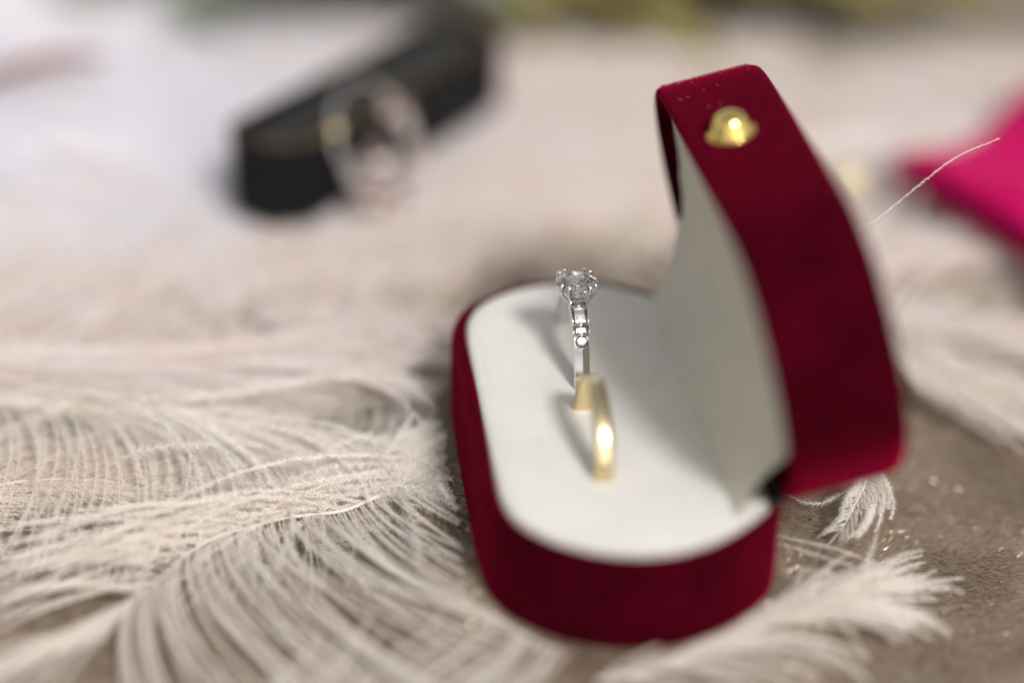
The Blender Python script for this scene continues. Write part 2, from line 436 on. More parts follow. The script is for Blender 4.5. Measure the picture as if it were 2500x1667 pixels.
def brilliant(c, n, t, r, h_sc=1.0, table=.58):
    """round brilliant: table, star, kite and girdle facets, pavilion"""
    s = Shape(); X = t.cross(n).normalized()
    def P(rad, ang, h): return c + (t * math.cos(ang) + X * math.sin(ang)) * rad * r + n * h * r * h_sc
    T = [P(table, R(45 * k), .30) for k in range(8)]
    K = [P(.80, R(45 * k + 22.5), .18) for k in range(8)]
    G1 = [P(1, R(22.5 * k), .03) for k in range(16)]; G0 = [P(1, R(22.5 * k), -.03) for k in range(16)]
    Q = [P(.24, R(45 * k + 22.5), -.72) for k in range(8)]; C = [P(0, 0, -.92)]
    V = T + K + G1 + G0 + Q + C; t0, k0, g1, g0, q0, c0 = 0, 8, 16, 32, 48, 56
    F = [tuple(range(8))]
    for k in range(8):
        k2 = (k + 1) % 8; ga = g1 + 2 * k; gb = g1 + 2 * k + 1; gc = g1 + (2 * k + 2) % 16
        F += [(t0 + k, k0 + k, t0 + k2), (t0 + k, ga, k0 + k), (k0 + k, ga, gb), (k0 + k, gb, gc), (t0 + k2, k0 + k, gc)]
        ha = g0 + 2 * k; hb = g0 + 2 * k + 1; hc = g0 + (2 * k + 2) % 16
        F += [(ga, ha, hb, gb), (gb, hb, hc, gc)]
        F += [(ha, q0 + k, hb), (hb, q0 + k, hc), (hc, q0 + k, q0 + k2), (q0 + k, c0, q0 + k2)]
    s.add(V, F); return s
for sd in (1, -1):
    c, n, t = frame_at(sd * R(48.5), DR + .052)
    rs = brilliant(c, n, t, .074).build('round_stone', M['small_gem'], dia, False, DO)
    sh = Shape(); X = Vector((1, 0, 0))
    for aa in (35, 145, 215, 325):
        d = t * math.cos(R(aa)) + X * math.sin(R(aa)); sh.sphere(c + d * .08 + n * .010, (.009, .009, .009), 8, 6)
    sh.build('grain', M['silver'], rs, origin=DO)
# the head
HC = Vector((SX + .015, DCY + .0, 2.085)); UPV = Vector((0, 0, 1)); GR = .246
stone = brilliant(HC, UPV, Vector((math.cos(R(11)), math.sin(R(11)), 0)), GR, .92, .60).build('centre_diamond', M['diamond'], dia, False, DO)
for q in (40, 62, 118, 140, 220, 242, 298, 320):
    a = R(q); d = Vector((math.cos(a), math.sin(a), 0)); ab = R(round((q - 51) / 90.) * 90 + 51 if q > 90 or q < 90 else 51)
    base = HC + Vector((math.cos(a) * .09, math.sin(a) * .17, -.27))
    pts = [base, HC + Vector((math.cos(a) * .165, math.sin(a) * .20, -.17)), HC + d * (GR * .99) + UPV * -.08, HC + d * (GR + .018) + UPV * .0, HC + d * (GR + .006) + UPV * .045, HC + d * (GR - .03) + UPV * .062]
    s = Shape(); s.tube(pts, [.024, .019, .016, .018, .021, .014], 8); s.sphere(HC + d * (GR - .006) + UPV * .046, (.018, .018, .016), 10, 8)
    s.build('claw', M['silver'], dia, origin=DO)
s = Shape()
for rr_, zz in ((.165, -.16),):
    s.tube([HC + Vector((math.cos(R(10 * k)) * rr_, math.sin(R(10 * k)) * rr_, zz)) for k in range(37)], .018, 8, False)
s.tube([HC + Vector((0, -.12, -.29)), HC + Vector((0, .12, -.29))], .07, 10)
s.build('basket', M['silver'], dia, origin=DO)

# ------------------------------------------------------------------ the cloth
def ground(x, y):
    r = math.hypot(x / 1.05, y / 1.6); k = min(max((r - 1.8) / 1.5, 0), 1); k = k * k * (3 - 2 * k)
    z = .10 * noise.noise(Vector((x * .16, y * .16, 1.3))) + .05 * noise.noise(Vector((x * .5 + y * .2, y * .45, 5.1)))
    return (z * 1.6 - .55) * k - .004
xs = np.concatenate([np.linspace(-120, -14, 26)[:-1], np.linspace(-14, 16, 190), np.linspace(16, 120, 26)[1:]])
ys = np.concatenate([np.linspace(-60, -8, 16)[:-1], np.linspace(-8, 22, 190), np.linspace(22, 160, 30)[1:]])
V = [(x, y, ground(x, y) + .012 * noise.noise(Vector((x * 1.7, y * 2.6, 0)))) for y in ys for x in xs]; nx = len(xs)
F = np.array([(j * nx + i, j * nx + i + 1, (j + 1) * nx + i + 1, (j + 1) * nx + i) for j in range(len(ys) - 1) for i in range(nx - 1)])
cl = link('cloth', mesh_from(V, F), M['cloth']); cl['kind'] = 'structure'

# the velvet's pile where the camera sees it sharply: short shiny fibres, all leaning one way
def pile(x0, x1, y0, y1, n):
    r2 = np.random.default_rng(3)
    x = r2.uniform(x0, x1, n); y = r2.uniform(y0, y1, n)
    z = np.array([ground(a, b_) + .012 * noise.noise(Vector((a * 1.7, b_ * 2.6, 0))) for a, b_ in zip(x, y)])
    p = np.stack([x, y, z], 1)
    wv_ = np.array([noise.noise(Vector((a * .9, b_ * .9, 9))) for a, b_ in zip(x, y)])
    a = -.5 + r2.normal(size=n) * .25 + wv_ * 1.2; el = .45 + r2.normal(size=n) * .18 + wv_ * .3
    d = np.stack([np.cos(a) * np.cos(el), np.sin(a) * np.cos(el), np.sin(el)], 1); sd = np.stack([-np.sin(a), np.cos(a), r2.normal(size=n) * .5], 1)
    L = r2.uniform(.05, .10, n)[:, None]; w_ = .0045
    V = np.stack([p - sd * w_, p + sd * w_, p + d * L], 1).reshape(-1, 3)
    return V, np.arange(3 * n).reshape(-1, 3)
pm, nt, b = material('champagne pile fibre', (.42, .33, .25), .26, .3, Specular_IOR_Level=1.0)
V, F = merge_sets([pile(1.4, 8.2, -5.2, 1.6, 150000), pile(-7.5, 1.4, -5.2, .6, 110000)])
o = link('pile', mesh_from(V, F, False), pm, cl); o['kind'] = 'stuff'

# ------------------------------------------------------------------ feathers
def spline(P, n):
    P = [Vector(p) for p in P]; P = [P[0] * 2 - P[1]] + P + [P[-1] * 2 - P[-2]]; out = []
    for i in range(n):
        t = i / (n - 1) * (len(P) - 3); k = min(int(t), len(P) - 4); t -= k
        a, b_, c, d = P[k:k + 4]
        out.append(.5 * ((2 * b_) + (c - a) * t + (2 * a - 5 * b_ + 4 * c - d) * t * t + (3 * b_ - a - 3 * c + d) * t ** 3))
    return out

def barb_path(p0, ang, length, bend, gam, lift, droop, n=22, clear=.03, wob=.0, world=True):
    """heading turns from ang by bend along the barb; rises by lift, then falls by droop"""
    pts = [Vector(p0)]; ds = length / (n - 1); ph = random.uniform(0, 6)
    for i in range(1, n):
        t = i / (n - 1); a = ang + bend * t ** gam + wob * math.sin(ph + t * 7)
        el = lift - (lift + droop) * t
        q = pts[-1] + Vector((math.cos(a) * math.cos(el), math.sin(a) * math.cos(el), math.sin(el))) * ds
        if world:
            q.z = max(min(q.z, .12 + .9 * max(0, max(abs(q.x) - A, abs(q.y) - B))) if (abs(q.x) < A + .5 and abs(q.y) < B + .5) else q.z, ground(q.x, q.y) + clear)
            if q.z < H + .1 and in_plan(q.x, q.y, .10 + .25 * max(q.z - .15, 0)): break
        pts.append(q)
    return pts

def barb_geo(pts, rad=.007, fuzz=.06, step=.014, flat=.7, wid=.0034):
    """one barb: tapering three-sided shaft with single-hair barbules on both sides -> verts, tris"""
    P = np.array([tuple(p) for p in pts]); n = len(P)
    if n < 3: return None
    T = np.gradient(P, axis=0); T /= np.linalg.norm(T, axis=1)[:, None] + 1e-9
    S = np.cross(T, [0, 0, 1.]); S /= np.linalg.norm(S, axis=1)[:, None] + 1e-9; N = np.cross(S, T)
    tt = np.linspace(0, 1, n); r = rad * (1 - .75 * tt)
    V = []
    for k in range(3):
        q = 2 * math.pi * k / 3 + .5; V.append(P + (S * math.cos(q) + N * math.sin(q)) * r[:, None])
    V = np.stack(V, 1).reshape(-1, 3); F = []
    i = np.arange(n - 1)[:, None] * 3
    for k in range(3):
        a = i + k; b_ = i + (k + 1) % 3
        F.append(np.concatenate([a, b_, b_ + 3], 1)); F.append(np.concatenate([a, b_ + 3, a + 3], 1))
    F = np.concatenate(F)
    L = np.concatenate([[0], np.cumsum(np.linalg.norm(np.diff(P, axis=0), axis=1))])
    m = max(int(L[-1] / step), 4); s = (np.arange(m) + rng.random(m) * .7) / m * .995 * L[-1]
    out_v = [V]; out_f = [F]; base = len(V)
    for sg in (-1, 1):
        s2 = np.clip(s + rng.normal(size=m) * step * .3, 0, L[-1])
        p = np.stack([np.interp(s2, L, P[:, k]) for k in range(3)], 1); t_ = np.stack([np.interp(s2, L, T[:, k]) for k in range(3)], 1)
        sd = np.stack([np.interp(s2, L, S[:, k]) for k in range(3)], 1); nn = np.stack([np.interp(s2, L, N[:, k]) for k in range(3)], 1)
        f = s2 / L[-1]; env = np.minimum(1, f * 8 + .25) * (1 - .55 * f ** 2)
        ln = fuzz * env * (.6 + .7 * rng.random(m))
        roll = rng.normal(size=m) * (1 - flat) * 2.2
        dr = t_ * (.75 + .35 * rng.random((m, 1))) + sg * (sd * np.cos(roll)[:, None] + nn * np.sin(roll)[:, None]) * 1.0
        dr /= np.linalg.norm(dr, axis=1)[:, None]
        wv = t_ * wid
        v3 = np.stack([p - wv, p + wv, p + dr * ln[:, None] + nn * (rng.normal(size=(m, 1)) * .1 * fuzz)], 1).reshape(-1, 3)
        out_v.append(v3); out_f.append(np.arange(m * 3).reshape(-1, 3) + base); base += len(v3)
    return np.concatenate(out_v), np.concatenate(out_f)

def merge(geos):
    V = []; F = []; k = 0
    for g in geos:
        if g is None: continue
        V.append(g[0]); F.append(g[1] + k); k += len(g[0])
    return np.concatenate(V), np.concatenate(F)

def feather(label, rachis, sides, mat, n_shaft=.03, individual=True, origin=None, extra=None, clear=.03, group=None):
    R_ = spline(rachis, 90); o0 = Vector(origin or rachis[len(rachis) // 2]); o0 = Vector(o0)
    root = thing('feather', label, 'feather', o0, group); geos = []
    sh = Shape(); nn = len(R_); sh.tube(R_, [n_shaft * (.25 + .75 * (i / nn)) for i in range(nn)], 6)
    sh.build('shaft', mat, root, origin=o0)
    for sd in sides:
        cnt = sd['n']
        for k in range(cnt):
            f = (k + random.random() * .6) / cnt; f = sd.get('f0', 0) + f * (sd.get('f1', 1) - sd.get('f0', 0))
            i = min(int(f * (nn - 1)), nn - 2); p = R_[i].lerp(R_[i + 1], f * (nn - 1) - i)
            tg = (R_[min(i + 1, nn - 1)] - R_[max(i - 1, 0)])          # tip -> quill
            base = 0. if sd.get('absolute') else math.atan2(tg.y, tg.x)
            g = lambda key, df=0: (lambda q: q(f) if callable(q) else q)(sd.get(key, df))
            j = sd.get('jit', 1.)
            pts = barb_path(p, base + g('ang') + random.gauss(0, .05) * j, g('len') * random.uniform(.82, 1.08), g('bend') + random.gauss(0, .10) * j, g('gam', 1), g('lift', .15) + random.gauss(0, .08) * j, g('droop', .2) + random.gauss(0, .05) * j, clear=clear + random.random() * .05, wob=.03)
            ge = barb_geo(pts, sd.get('rad', .008), g('fuzz', .06), sd.get('step', .014), sd.get('flat', .7))
            if ge is not None: geos.append(ge)
    for pts, fz in (extra or []):
        geos.append(barb_geo(spline(pts, 26), .007, fz, .008, .4))
    off = np.array(tuple(o0))
    if individual:
        for ge in geos[:298]:
            link('barb', mesh_from(ge[0] - off, ge[1], False), mat, root)
        geos = geos[298:]
    if geos:
        V, F = merge(geos); o = link('barbs', mesh_from(V - off, F, False), mat, root); o['kind'] = 'stuff'
    return root

# foreground plume: quill runs from its tip at lower left to the box
F1 = [(-5.45, -2.14, -0.18), (-5.18, -1.52, -0.17), (-4.93, -1.18, -0.16), (-4.66, -0.78, -0.15), (-4.36, -0.50, -0.14), (-4.01, -0.33, -0.14), (-3.54, -0.17, -0.13), (-2.95, -0.09, -0.13), (-2.57, 0.13, -0.12), (-2.10, 0.40, -0.12), (-1.70, 0.67, -0.15)]
feather('ivory ostrich plume left of the ring box, curled barbs fanning to the lower edge', F1, [
    dict(n=80, f0=.08, absolute=True, ang=lambda f: R(-112 + 40 * f), len=lambda f: 2.6 + 1.0 * min(f * 1.6, 1), bend=lambda f: R(38 + 14 * math.sin(f * 3)), gam=.7, lift=.10, droop=.12, fuzz=.058, step=.0040, jit=1.1, flat=.5),
    dict(n=13, f1=.14, absolute=True, ang=lambda f: R(-165 + 330 * f), len=2.2, bend=.15, gam=1., lift=.04, droop=.10, fuzz=.09, step=.006, jit=1.6, flat=.5),
    dict(n=46, f0=.12, absolute=True, ang=lambda f: R(176 + 12 * f), len=lambda f: 2.2 + 1.6 * f, bend=R(34), gam=1., lift=.12, droop=.16, fuzz=.065, step=.005, jit=2.4, flat=.45),
    dict(n=12, f0=.3, absolute=True, ang=lambda f: R(160), len=1.8, bend=R(30), gam=1., lift=.10, droop=.2, fuzz=.10, step=.007, jit=1.3, flat=.4),
], M['plume'])
F1b = [(-2.2, .3, -.42), (-3.6, .45, -.40), (-5.0, .8, -.40), (-6.4, 1.3, -.40), (-7.8, 1.9, -.40)]
feather('downy ivory plume lying lowest at the left, filling the gaps between the plumes above', F1b, [
    dict(n=150, ang=lambda f: math.pi + random.uniform(-1.1, 1.1), len=1.9, bend=0, lift=.05, droop=.05, fuzz=.15, step=.0075, jit=3, flat=.3),
    dict(n=90, ang=lambda f: math.pi + .9, len=1.6, bend=-.3, lift=.02, droop=.05, fuzz=.15, step=.0075, jit=3, flat=.3),
], M['plume'], individual=False, clear=.02)
# second plume: its long barbs arch over the first one's far side
F2 = [(-3.91, 1.55, -0.21), (-4.74, 1.76, -0.13), (-5.67, 2.06, -0.10), (-6.77, 2.45, -0.10), (-8.06, 2.89, -0.17)]
feather('soft ivory plume arching across the far side of the foreground plume', F2, [
    dict(n=80, f1=.9, ang=lambda f: math.pi + .1 + .1 * f, len=lambda f: 2.9 + 1.6 * f, bend=-1.0, gam=1.2, lift=.16, droop=.26, fuzz=.11, step=.009, jit=1.4, flat=.5),
    dict(n=60, ang=lambda f: math.pi - .75, len=3.2, bend=-.9, gam=1.1, lift=.25, droop=.36, fuzz=.11, step=.010, jit=1.2, flat=.5),
    dict(n=60, ang=lambda f: math.pi + 1.1, len=2.2, bend=-.5, gam=1.1, lift=.05, droop=.2, fuzz=.11, step=.009, jit=1.5, flat=.5),
    dict(n=22, f1=.3, ang=lambda f: math.pi + random.uniform(-.9, .9), len=2.6, bend=-.6, lift=.16, droop=.4, fuzz=.05, step=.014),
], M['plume'], extra=[([(-5.15, 2.07, 0.16), (-4.38, 1.94, 0.25), (-3.48, 2.05, 0.34), (-2.85, 2.11, 0.36), (-2.08, 1.93, 0.32), (-1.71, 1.48, 0.16)], .13), ([(-4.93, 1.94, 0.16), (-4.20, 1.88, 0.25), (-2.93, 2.05, 0.34), (-2.28, 1.79, 0.29), (-1.81, 1.11, 0.07)], .10)])
F2b = [(-2.18, 2.74, -0.03), (-3.49, 3.07, 0.06), (-5.00, 2.87, 0.11), (-6.52, 3.12, 0.06), (-8.07, 3.57, -0.03)]
feather('blurred ivory plume lying between the ring box and the left edge, behind the arching plume', F2b, [
    dict(n=80, ang=-2.5, len=2.6, bend=-.9, gam=1.1, lift=.12, droop=.3, fuzz=.11, step=.014, jit=.8),
    dict(n=80, ang=2.6, len=2.4, bend=.5, gam=1.1, lift=.12, droop=.3, fuzz=.11, step=.014, jit=.8),
], M['plume_far'], individual=False)
F2c = [(-8.64, -0.25, -0.16), (-7.56, 0.37, -0.12), (-6.56, 0.68, -0.07), (-5.56, 0.69, -0.12), (-4.81, 0.38, -0.21)]
feather('pale plume under the others at the left edge of the picture', F2c[::-1], [
    dict(n=60, ang=-2.6, len=2.2, bend=-.4, gam=1.1, lift=.0, droop=.2, fuzz=.09, step=.012, jit=.8),
    dict(n=60, ang=2.6, len=2.0, bend=.4, gam=1.1, lift=.0, droop=.2, fuzz=.09, step=.012, jit=.8),
], M['plume_beige'], individual=False)
F2d = [(-1.85, 1.25, -0.21), (-2.63, 1.10, -0.12), (-3.55, 1.19, -0.07), (-4.65, 1.49, -0.07), (-5.94, 2.08, -0.12)]
feather('ivory plume tucked beneath the arching plume, beside the far left wall of the box', F2d, [
    dict(n=90, ang=-2.75, len=2.3, bend=-.75, gam=1.1, lift=.08, droop=.22, fuzz=.09, step=.011, jit=.8),
    dict(n=60, ang=2.6, len=2.0, bend=.4, gam=1.1, lift=.05, droop=.2, fuzz=.09, step=.012, jit=.8),
    dict(n=30, ang=lambda f: -2.0, len=1.9, bend=.6, gam=1.1, lift=.02, droop=.2, fuzz=.09, step=.012, jit=.8),
], M['plume'], individual=False)
# plume under the box, its tips reaching out at the lower right
F4 = [(1.88, -2.40, -0.07), (1.50, -2.59, -0.01), (0.94, -2.93, 0.06), (0.22, -3.26, 0.04), (-0.59, -3.45, 0.01)]
feather('white plume pressed under the near end of the box, blunt tips reaching right', F4, [
    dict(n=32, ang=lambda f: 2.75, len=1.5, bend=-.45, lift=.25, droop=.3, fuzz=.07, step=.006, jit=2.2),
    dict(n=32, ang=lambda f: -2.9, len=1.35, bend=-.25, lift=.2, droop=.3, fuzz=.07, step=.006, jit=2.2),
    dict(n=20, f1=.2, ang=lambda f: math.pi + random.uniform(-.5, .5), len=1.4, bend=-.35, lift=.1, droop=.15, fuzz=.07, step=.006, jit=2.2),
], M['plume'], clear=.02)
F4b = [(2.57, -2.05, -0.10), (2.20, -2.22, -0.05), (1.66, -2.45, -0.03), (1.03, -2.78, -0.05)]
feather('short white plume fanning out from the near right corner of the box', F4b, [
    dict(n=26, ang=math.pi - .3, len=1.0, bend=.35, lift=.08, droop=.2, fuzz=.085, step=.007, jit=2),
    dict(n=26, ang=math.pi + .35, len=1.15, bend=-.3, lift=.08, droop=.2, fuzz=.085, step=.007, jit=2),
    dict(n=12, ang=math.pi, len=1.2, bend=-.2, lift=.05, droop=.2, fuzz=.085, step=.007, jit=3),
], M['plume'], clear=.02, extra=[
    ([(1.45, -1.0, -.05), (1.81, -1.14, .0), (2.43, -1.53, .05), (3.0, -1.71, -.15)], .07), ([(1.4, -1.15, -.05), (1.77, -1.29, .0), (2.45, -1.8, .05), (3.22, -1.92, -.2)], .07),
    ([(1.4, -1.4, -.05), (1.7, -1.6, -.05), (2.32, -1.94, .0), (2.86, -2.11, -.2)], .07), ([(1.4, -1.6, -.1), (1.65, -1.82, -.1), (2.46, -2.1, -.05), (2.71, -2.5, -.25)], .07),
    ([(1.3, -1.7, -.1), (1.6, -1.95, -.1), (2.2, -2.3, -.05), (2.75, -2.75, -.3)], .07), ([(1.2, -1.9, -.1), (1.5, -2.1, -.1), (2.0, -2.5, .0), (2.35, -2.95, -.3)], .07)])
F5 = [(-1.28, -3.43, -0.10), (-2.11, -3.43, -0.07), (-3.11, -3.38, -0.07), (-4.20, -3.59, -0.10)]
feather('out of focus ivory plume along the bottom edge of the picture', F5, [
    dict(n=40, ang=2.4, len=1.9, bend=-.4, lift=.2, droop=.3, fuzz=.085, step=.011),
    dict(n=30, ang=-2.5, len=1.6, bend=.4, lift=.2, droop=.3, fuzz=.085, step=.011),
], M['plume'])
# downy plume behind the lid with strands that rise past it
F6 = [(5.33, 1.73, -0.16), (4.77, 2.21, -0.07), (4.31, 2.90, 0.02), (3.84, 3.80, 0.06), (3.37, 4.92, -0.07)]
feather('curly white plume behind the open lid, thin strands rising past its edge', F6, [
    dict(n=60, ang=2.6, len=2.0, bend=.9, lift=.12, droop=.25, fuzz=.10, step=.011),
    dict(n=60, ang=-2.5, len=2.1, bend=-.8, jit=2.5, lift=.12, droop=.25, fuzz=.10, step=.011),
], M['plume'], extra=[
    ([(3.3, 2.2, .2), (3.5, 1.7, .8), (3.65, 1.59, 1.06), (3.85, 1.73, 1.35), (4.21, 2.09, 1.46), (4.79, 2.59, 1.47), (5.24, 2.92, 1.35)], .05),
    ([(3.2, 1.6, .2), (3.45, 1.1, .8), (3.66, 1.17, 1.13), (3.87, 1.46, 1.29), (4.15, 1.77, 1.51), (4.43, 2.03, 1.62)], .05),
    ([(3.09, 2.94, 0.37), (2.57, 1.78, 1.65), (2.65, 1.04, 2.53), (2.98, 0.70, 2.87), (3.46, 0.76, 3.25), (3.95, 0.87, 3.60), (4.51, 1.00, 3.78)], .045),
    ([(2.91, 2.63, 0.36), (2.60, 2.04, 1.94), (2.63, 1.71, 3.06), (2.68, 1.66, 3.46), (2.73, 1.75, 3.65)], .03),
    ([(3.28, 2.55, 0.36), (3.08, 1.85, 1.19), (3.43, 2.09, 1.86), (3.96, 2.45, 2.25)], .05), ([(3.37, 2.36, 0.36), (3.28, 1.60, 0.90), (3.53, 1.74, 1.47), (3.88, 2.10, 1.86)], .05)])
F7 = [(2.29, -1.37, -0.00), (2.54, -1.13, 0.11), (2.75, -0.82, 0.18), (2.98, -0.41, 0.21), (3.07, 0.17, 0.12)]
feather('small downy feather hanging below the open lid over brown velvet', F7, [
    dict(n=22, ang=2.6, len=.32, bend=.3, lift=.1, droop=.2, fuzz=.035, step=.010, f0=.2),
    dict(n=22, ang=-2.6, len=.34, bend=-.3, lift=.1, droop=.2, fuzz=.035, step=.010, f0=.2),
    dict(n=16, ang=-2.2, len=.8, bend=-1.4, lift=.2, droop=.4, fuzz=.08, step=.007, f0=.55),
    dict(n=10, ang=2.4, len=.6, bend=1.2, lift=.2, droop=.4, fuzz=.07, step=.007, f0=.6),
], M['plume'], n_shaft=.02, extra=[([(3.07, -0.14, 0.16), (2.70, -0.46, 0.07), (2.34, -0.58, 0.03), (2.06, -0.39, 0.07)], .08), ([(2.98, 0.27, 0.16), (2.61, 0.05, 0.07), (2.24, -0.18, 0.03)], .09)])

F8 = [(9.13, 2.65, -0.21), (7.63, 2.98, -0.12), (6.31, 3.32, -0.07), (5.18, 3.98, -0.12), (4.43, 4.98, -0.12), (4.05, 6.11, -0.21)]
feather('blurred white plume curving in from the right edge under the crimson cloth', F8[::-1], [
    dict(n=90, ang=-2.5, len=2.0, bend=-1.0, lift=.1, droop=.3, fuzz=.11, step=.013),
    dict(n=90, ang=2.5, len=2.0, bend=.8, lift=.1, droop=.3, fuzz=.11, step=.013),
], M['plume_far'], individual=False)
F9 = [(4.15, 5.48, -0.21), (5.56, 5.89, -0.12), (7.08, 5.88, -0.07), (9.07, 5.37, -0.12)]
feather('blurred white plume just in front of the crimson cloth', F9, [
    dict(n=90, ang=-2.5, len=2.2, bend=-.6, lift=.1, droop=.3, fuzz=.12, step=.014),
    dict(n=90, ang=2.5, len=2.2, bend=.6, lift=.1, droop=.3, fuzz=.12, step=.014),
], M['plume_far'], individual=False)

# plumes further back: every one a thing of its own, each with a vane of joined barbs
def vane_mesh(seed, L=11., wl=3.0, nb=105):
    random.seed(seed); geos = []
    sw = random.choice((-1, 1)) * random.uniform(.1, .35)
    Rp = spline([(0, 0, .2), (L * .3, sw * L * .12, .5), (L * .65, sw * L * .2, .5), (L, sw * L * .1, .2)], 50)
    for sd in (-1, 1):
        for k in range(nb):
            f = (k + random.random()) / nb; i = min(int(f * 49), 48); p = Rp[i]; tg = Rp[i + 1] - Rp[i]; base = math.atan2(tg.y, tg.x)
            l = wl * (.35 + 1.0 * math.sin(math.pi * min(.15 + f * .9, 1))) * random.uniform(.7, 1.1)
            pts = barb_path(p, base + math.pi + sd * random.uniform(.55, .95), l, sd * random.uniform(-.6, .9), 1., random.uniform(.05, .32), random.uniform(.15, .5), n=14, wob=.08, world=False)
            for q in pts: q.z = max(q.z, .02)
            geos.append(barb_geo(pts, .016, .24, .030, .55, .011))
    sh = Shape(); sh.tube(Rp, [.03 + .03 * i / 50 for i in range(50)], 5)
    return mesh_from(*merge(geos), False), sh
vanes = []
for i in range(5):
    me, sh = vane_mesh(100 + i); sm = sh.build('shaft', M['plume_far']); me2 = sm.data; bpy.data.objects.remove(sm)
    vanes.append((me, me2))
random.seed(21)
def far_feather(label, x, y, rot, scl, mat, vi, z=0., tilt=0., flat=1., group='blurred plumes covering the cloth behind the box'):
    r = thing('feather', label, 'feather', (x, y, ground(x, y) + z), group)
    r.rotation_euler = (random.uniform(-.05, .05), tilt, rot); r.scale = (scl, scl, scl * flat)
    me, ms = vanes[vi % 5]
    for nm, md in (('vane', me), ('shaft', ms)):
        o = bpy.data.objects.new(nm, md); sc.collection.objects.link(o); o.parent = r
        if not md.materials: md.materials.append(mat)
        o.material_slots[0].link = 'OBJECT'; o.material_slots[0].material = mat
        if nm == 'vane': o['kind'] = 'stuff'
    return r
def near_black_box(x, y, zt=0):        # distance to the black box's footprint
    dx, dy = x + 3.18, y - 7.05; c, q = .60, .80
    u = dx * c + dy * q; v_ = -dx * q + dy * c
    return max(-u, u - 5.3, -v_, v_ - 1.75)
names = []
for gy in np.arange(2.6, 16.4, .95):
    wdt = 9 + (gy - 2) * .5
    for gx in np.arange(-wdt, wdt * .92, 2.6):
        x = gx + random.uniform(-1, 1) - .8; y = gy + random.uniform(-.5, .5)
        rot = random.uniform(-.35, .5) + (math.pi if random.random() < .5 else 0); scl = random.uniform(.8, 1.15); k = random.random()
        z = random.uniform(-.05, .25)
        line = [(x + (t - 5) * math.cos(rot), y + (t - 5) * math.sin(rot)) for t in (0, 2.5, 5, 7.5, 10)]
        if any(in_plan(a, b_, 2.0) for a, b_ in line): continue
        if any(-1.8 < a < 2.6 and 2.0 < b_ < 7.7 for a, b_ in line): continue          # bare cloth behind the box
        if any(a > 2 and b_ < 4.6 for a, b_ in line) or any(b_ < 3.6 for a, b_ in line): continue
        if any(a > 5.2 and b_ > 11.4 for a, b_ in line) or any(b_ > 15.9 and a > -7 for a, b_ in line): continue
        fl = 1.
        if min(near_black_box(*q) for q in line) < 3.2 or any(a > 3.8 and 3 < b_ < 9.5 for a, b_ in line): fl = .3; z = 0   # pressed flat
        mt_ = M['plume_cool'] if (x < -3.5 and y > 9) else (M['plume_beige'] if k < .22 else M['plume_far'])
        where = ('far left behind the black box' if y > 9 and x < -3 else 'between the black box and the green sprigs' if y > 11 and x < 2 else
                 'behind the top of the open lid' if y > 8 and x < 6 else 'beside the crimson cloth' if x > 4 and y > 3 else 'right of the open lid' if x > 4 else
                 'in front of the black box' if y > 5 else 'at the left edge beyond the foreground plumes' if x < -5 else 'just behind the ring box')
        tone = {'plume_cool': 'cool white', 'plume_beige': 'warm beige', 'plume_far': 'pinkish white'}[[q for q in M if M[q] is mt_][0]]
        names.append(far_feather('out of focus %s plume %s' % (tone, where), line[0][0], line[0][1], rot, scl, mt_, len(names), z, flat=fl, group='blurred %s plumes %s' % (tone, where)))

# ------------------------------------------------------------------ the black box behind
bb = thing('black_box', 'blurred black gift box lying open among the plumes, upper left', 'box', (-1.5, 9.4, 0))
a0 = Vector((-3.28, 7.05, 0)); a1 = Vector((.46, 12.0, 0)); ux = (a1 - a0).normalized(); LN = (a1 - a0).length; uy = Vector((-ux.y, ux.x, 0)); WDB = 1.5; HB = 1.25
BBZ = -.15
def bbp(u, v_, z): return a0 + ux * u + uy * v_ + Vector((0, 0, z + BBZ))
def bb_ring(ins, z, ch=.42):
    L, W = LN, WDB
    pts = [(ins + ch, ins), (L - ins - ch, ins), (L - ins, ins + ch), (L - ins, W - ins - ch), (L - ins - ch, W - ins), (ins + ch, W - ins), (ins, W - ins - ch), (ins, ins + ch)]
    return [bbp(u, v_, z) for u, v_ in pts]
o_ = (-1.5, 9.4, 0)
s = Shape(); s.rings([bb_ring(.10, 0), bb_ring(0, .12), bb_ring(0, HB - .05), bb_ring(.03, HB), bb_ring(.14, HB), bb_ring(.15, HB - .3)], True, True, True)
s.build('case', M['black'], bb, origin=o_, smooth=False)
s = Shape(); r0 = bb_ring(.06, HB + .015); s.tube(r0 + [r0[0]], .016, 8); s.build('brass_trim', material('dull brass', (.20, .15, .06), .55, .8)[0], bb, origin=o_)
s = Shape(); s.rings([bb_ring(.17, HB - .32), bb_ring(.17, HB - .14), bb_ring(.25, HB - .1)], True, False, True); s.build('cushion', M['black_foam'], bb, origin=o_)
# a ring with a pale stone cluster leaning on the black box
rc = bbp(1.75, -.12, .95)
br = thing('jewelled_ring', 'blurred ring with pale pink stones leaning on the front of the black box', 'ring', rc)
s = Shape(); axis = (uy * -1 + Vector((0, 0, .45))).normalized(); e1 = ux; e2 = axis.cross(e1).normalized()
s.tube([rc + (e1 * math.cos(R(10 * k)) + e2 * math.sin(R(10 * k))) * .84 for k in range(37)], .035, 8, False); s.build('band', M['silver'], br, origin=rc)
s = Shape(); s.sphere(rc + e1 * -.78 + e2 * (.35 if e2.z > 0 else -.35) + axis * .05, (.11, .11, .11), 14, 8); s.build('gold_bead', M['gold'], br, origin=rc)
random.seed(5)
for k in range(9):
    q = R(200 + 24 * k); c = rc + (e1 * math.cos(q) + e2 * math.sin(q)) * random.uniform(.55, 1.0) + axis * .12
    st = brilliant(c, axis, e1, random.uniform(.16, .26)).build('stone', M['pink_gem'] if k % 3 else M['small_gem'], br, False, rc)
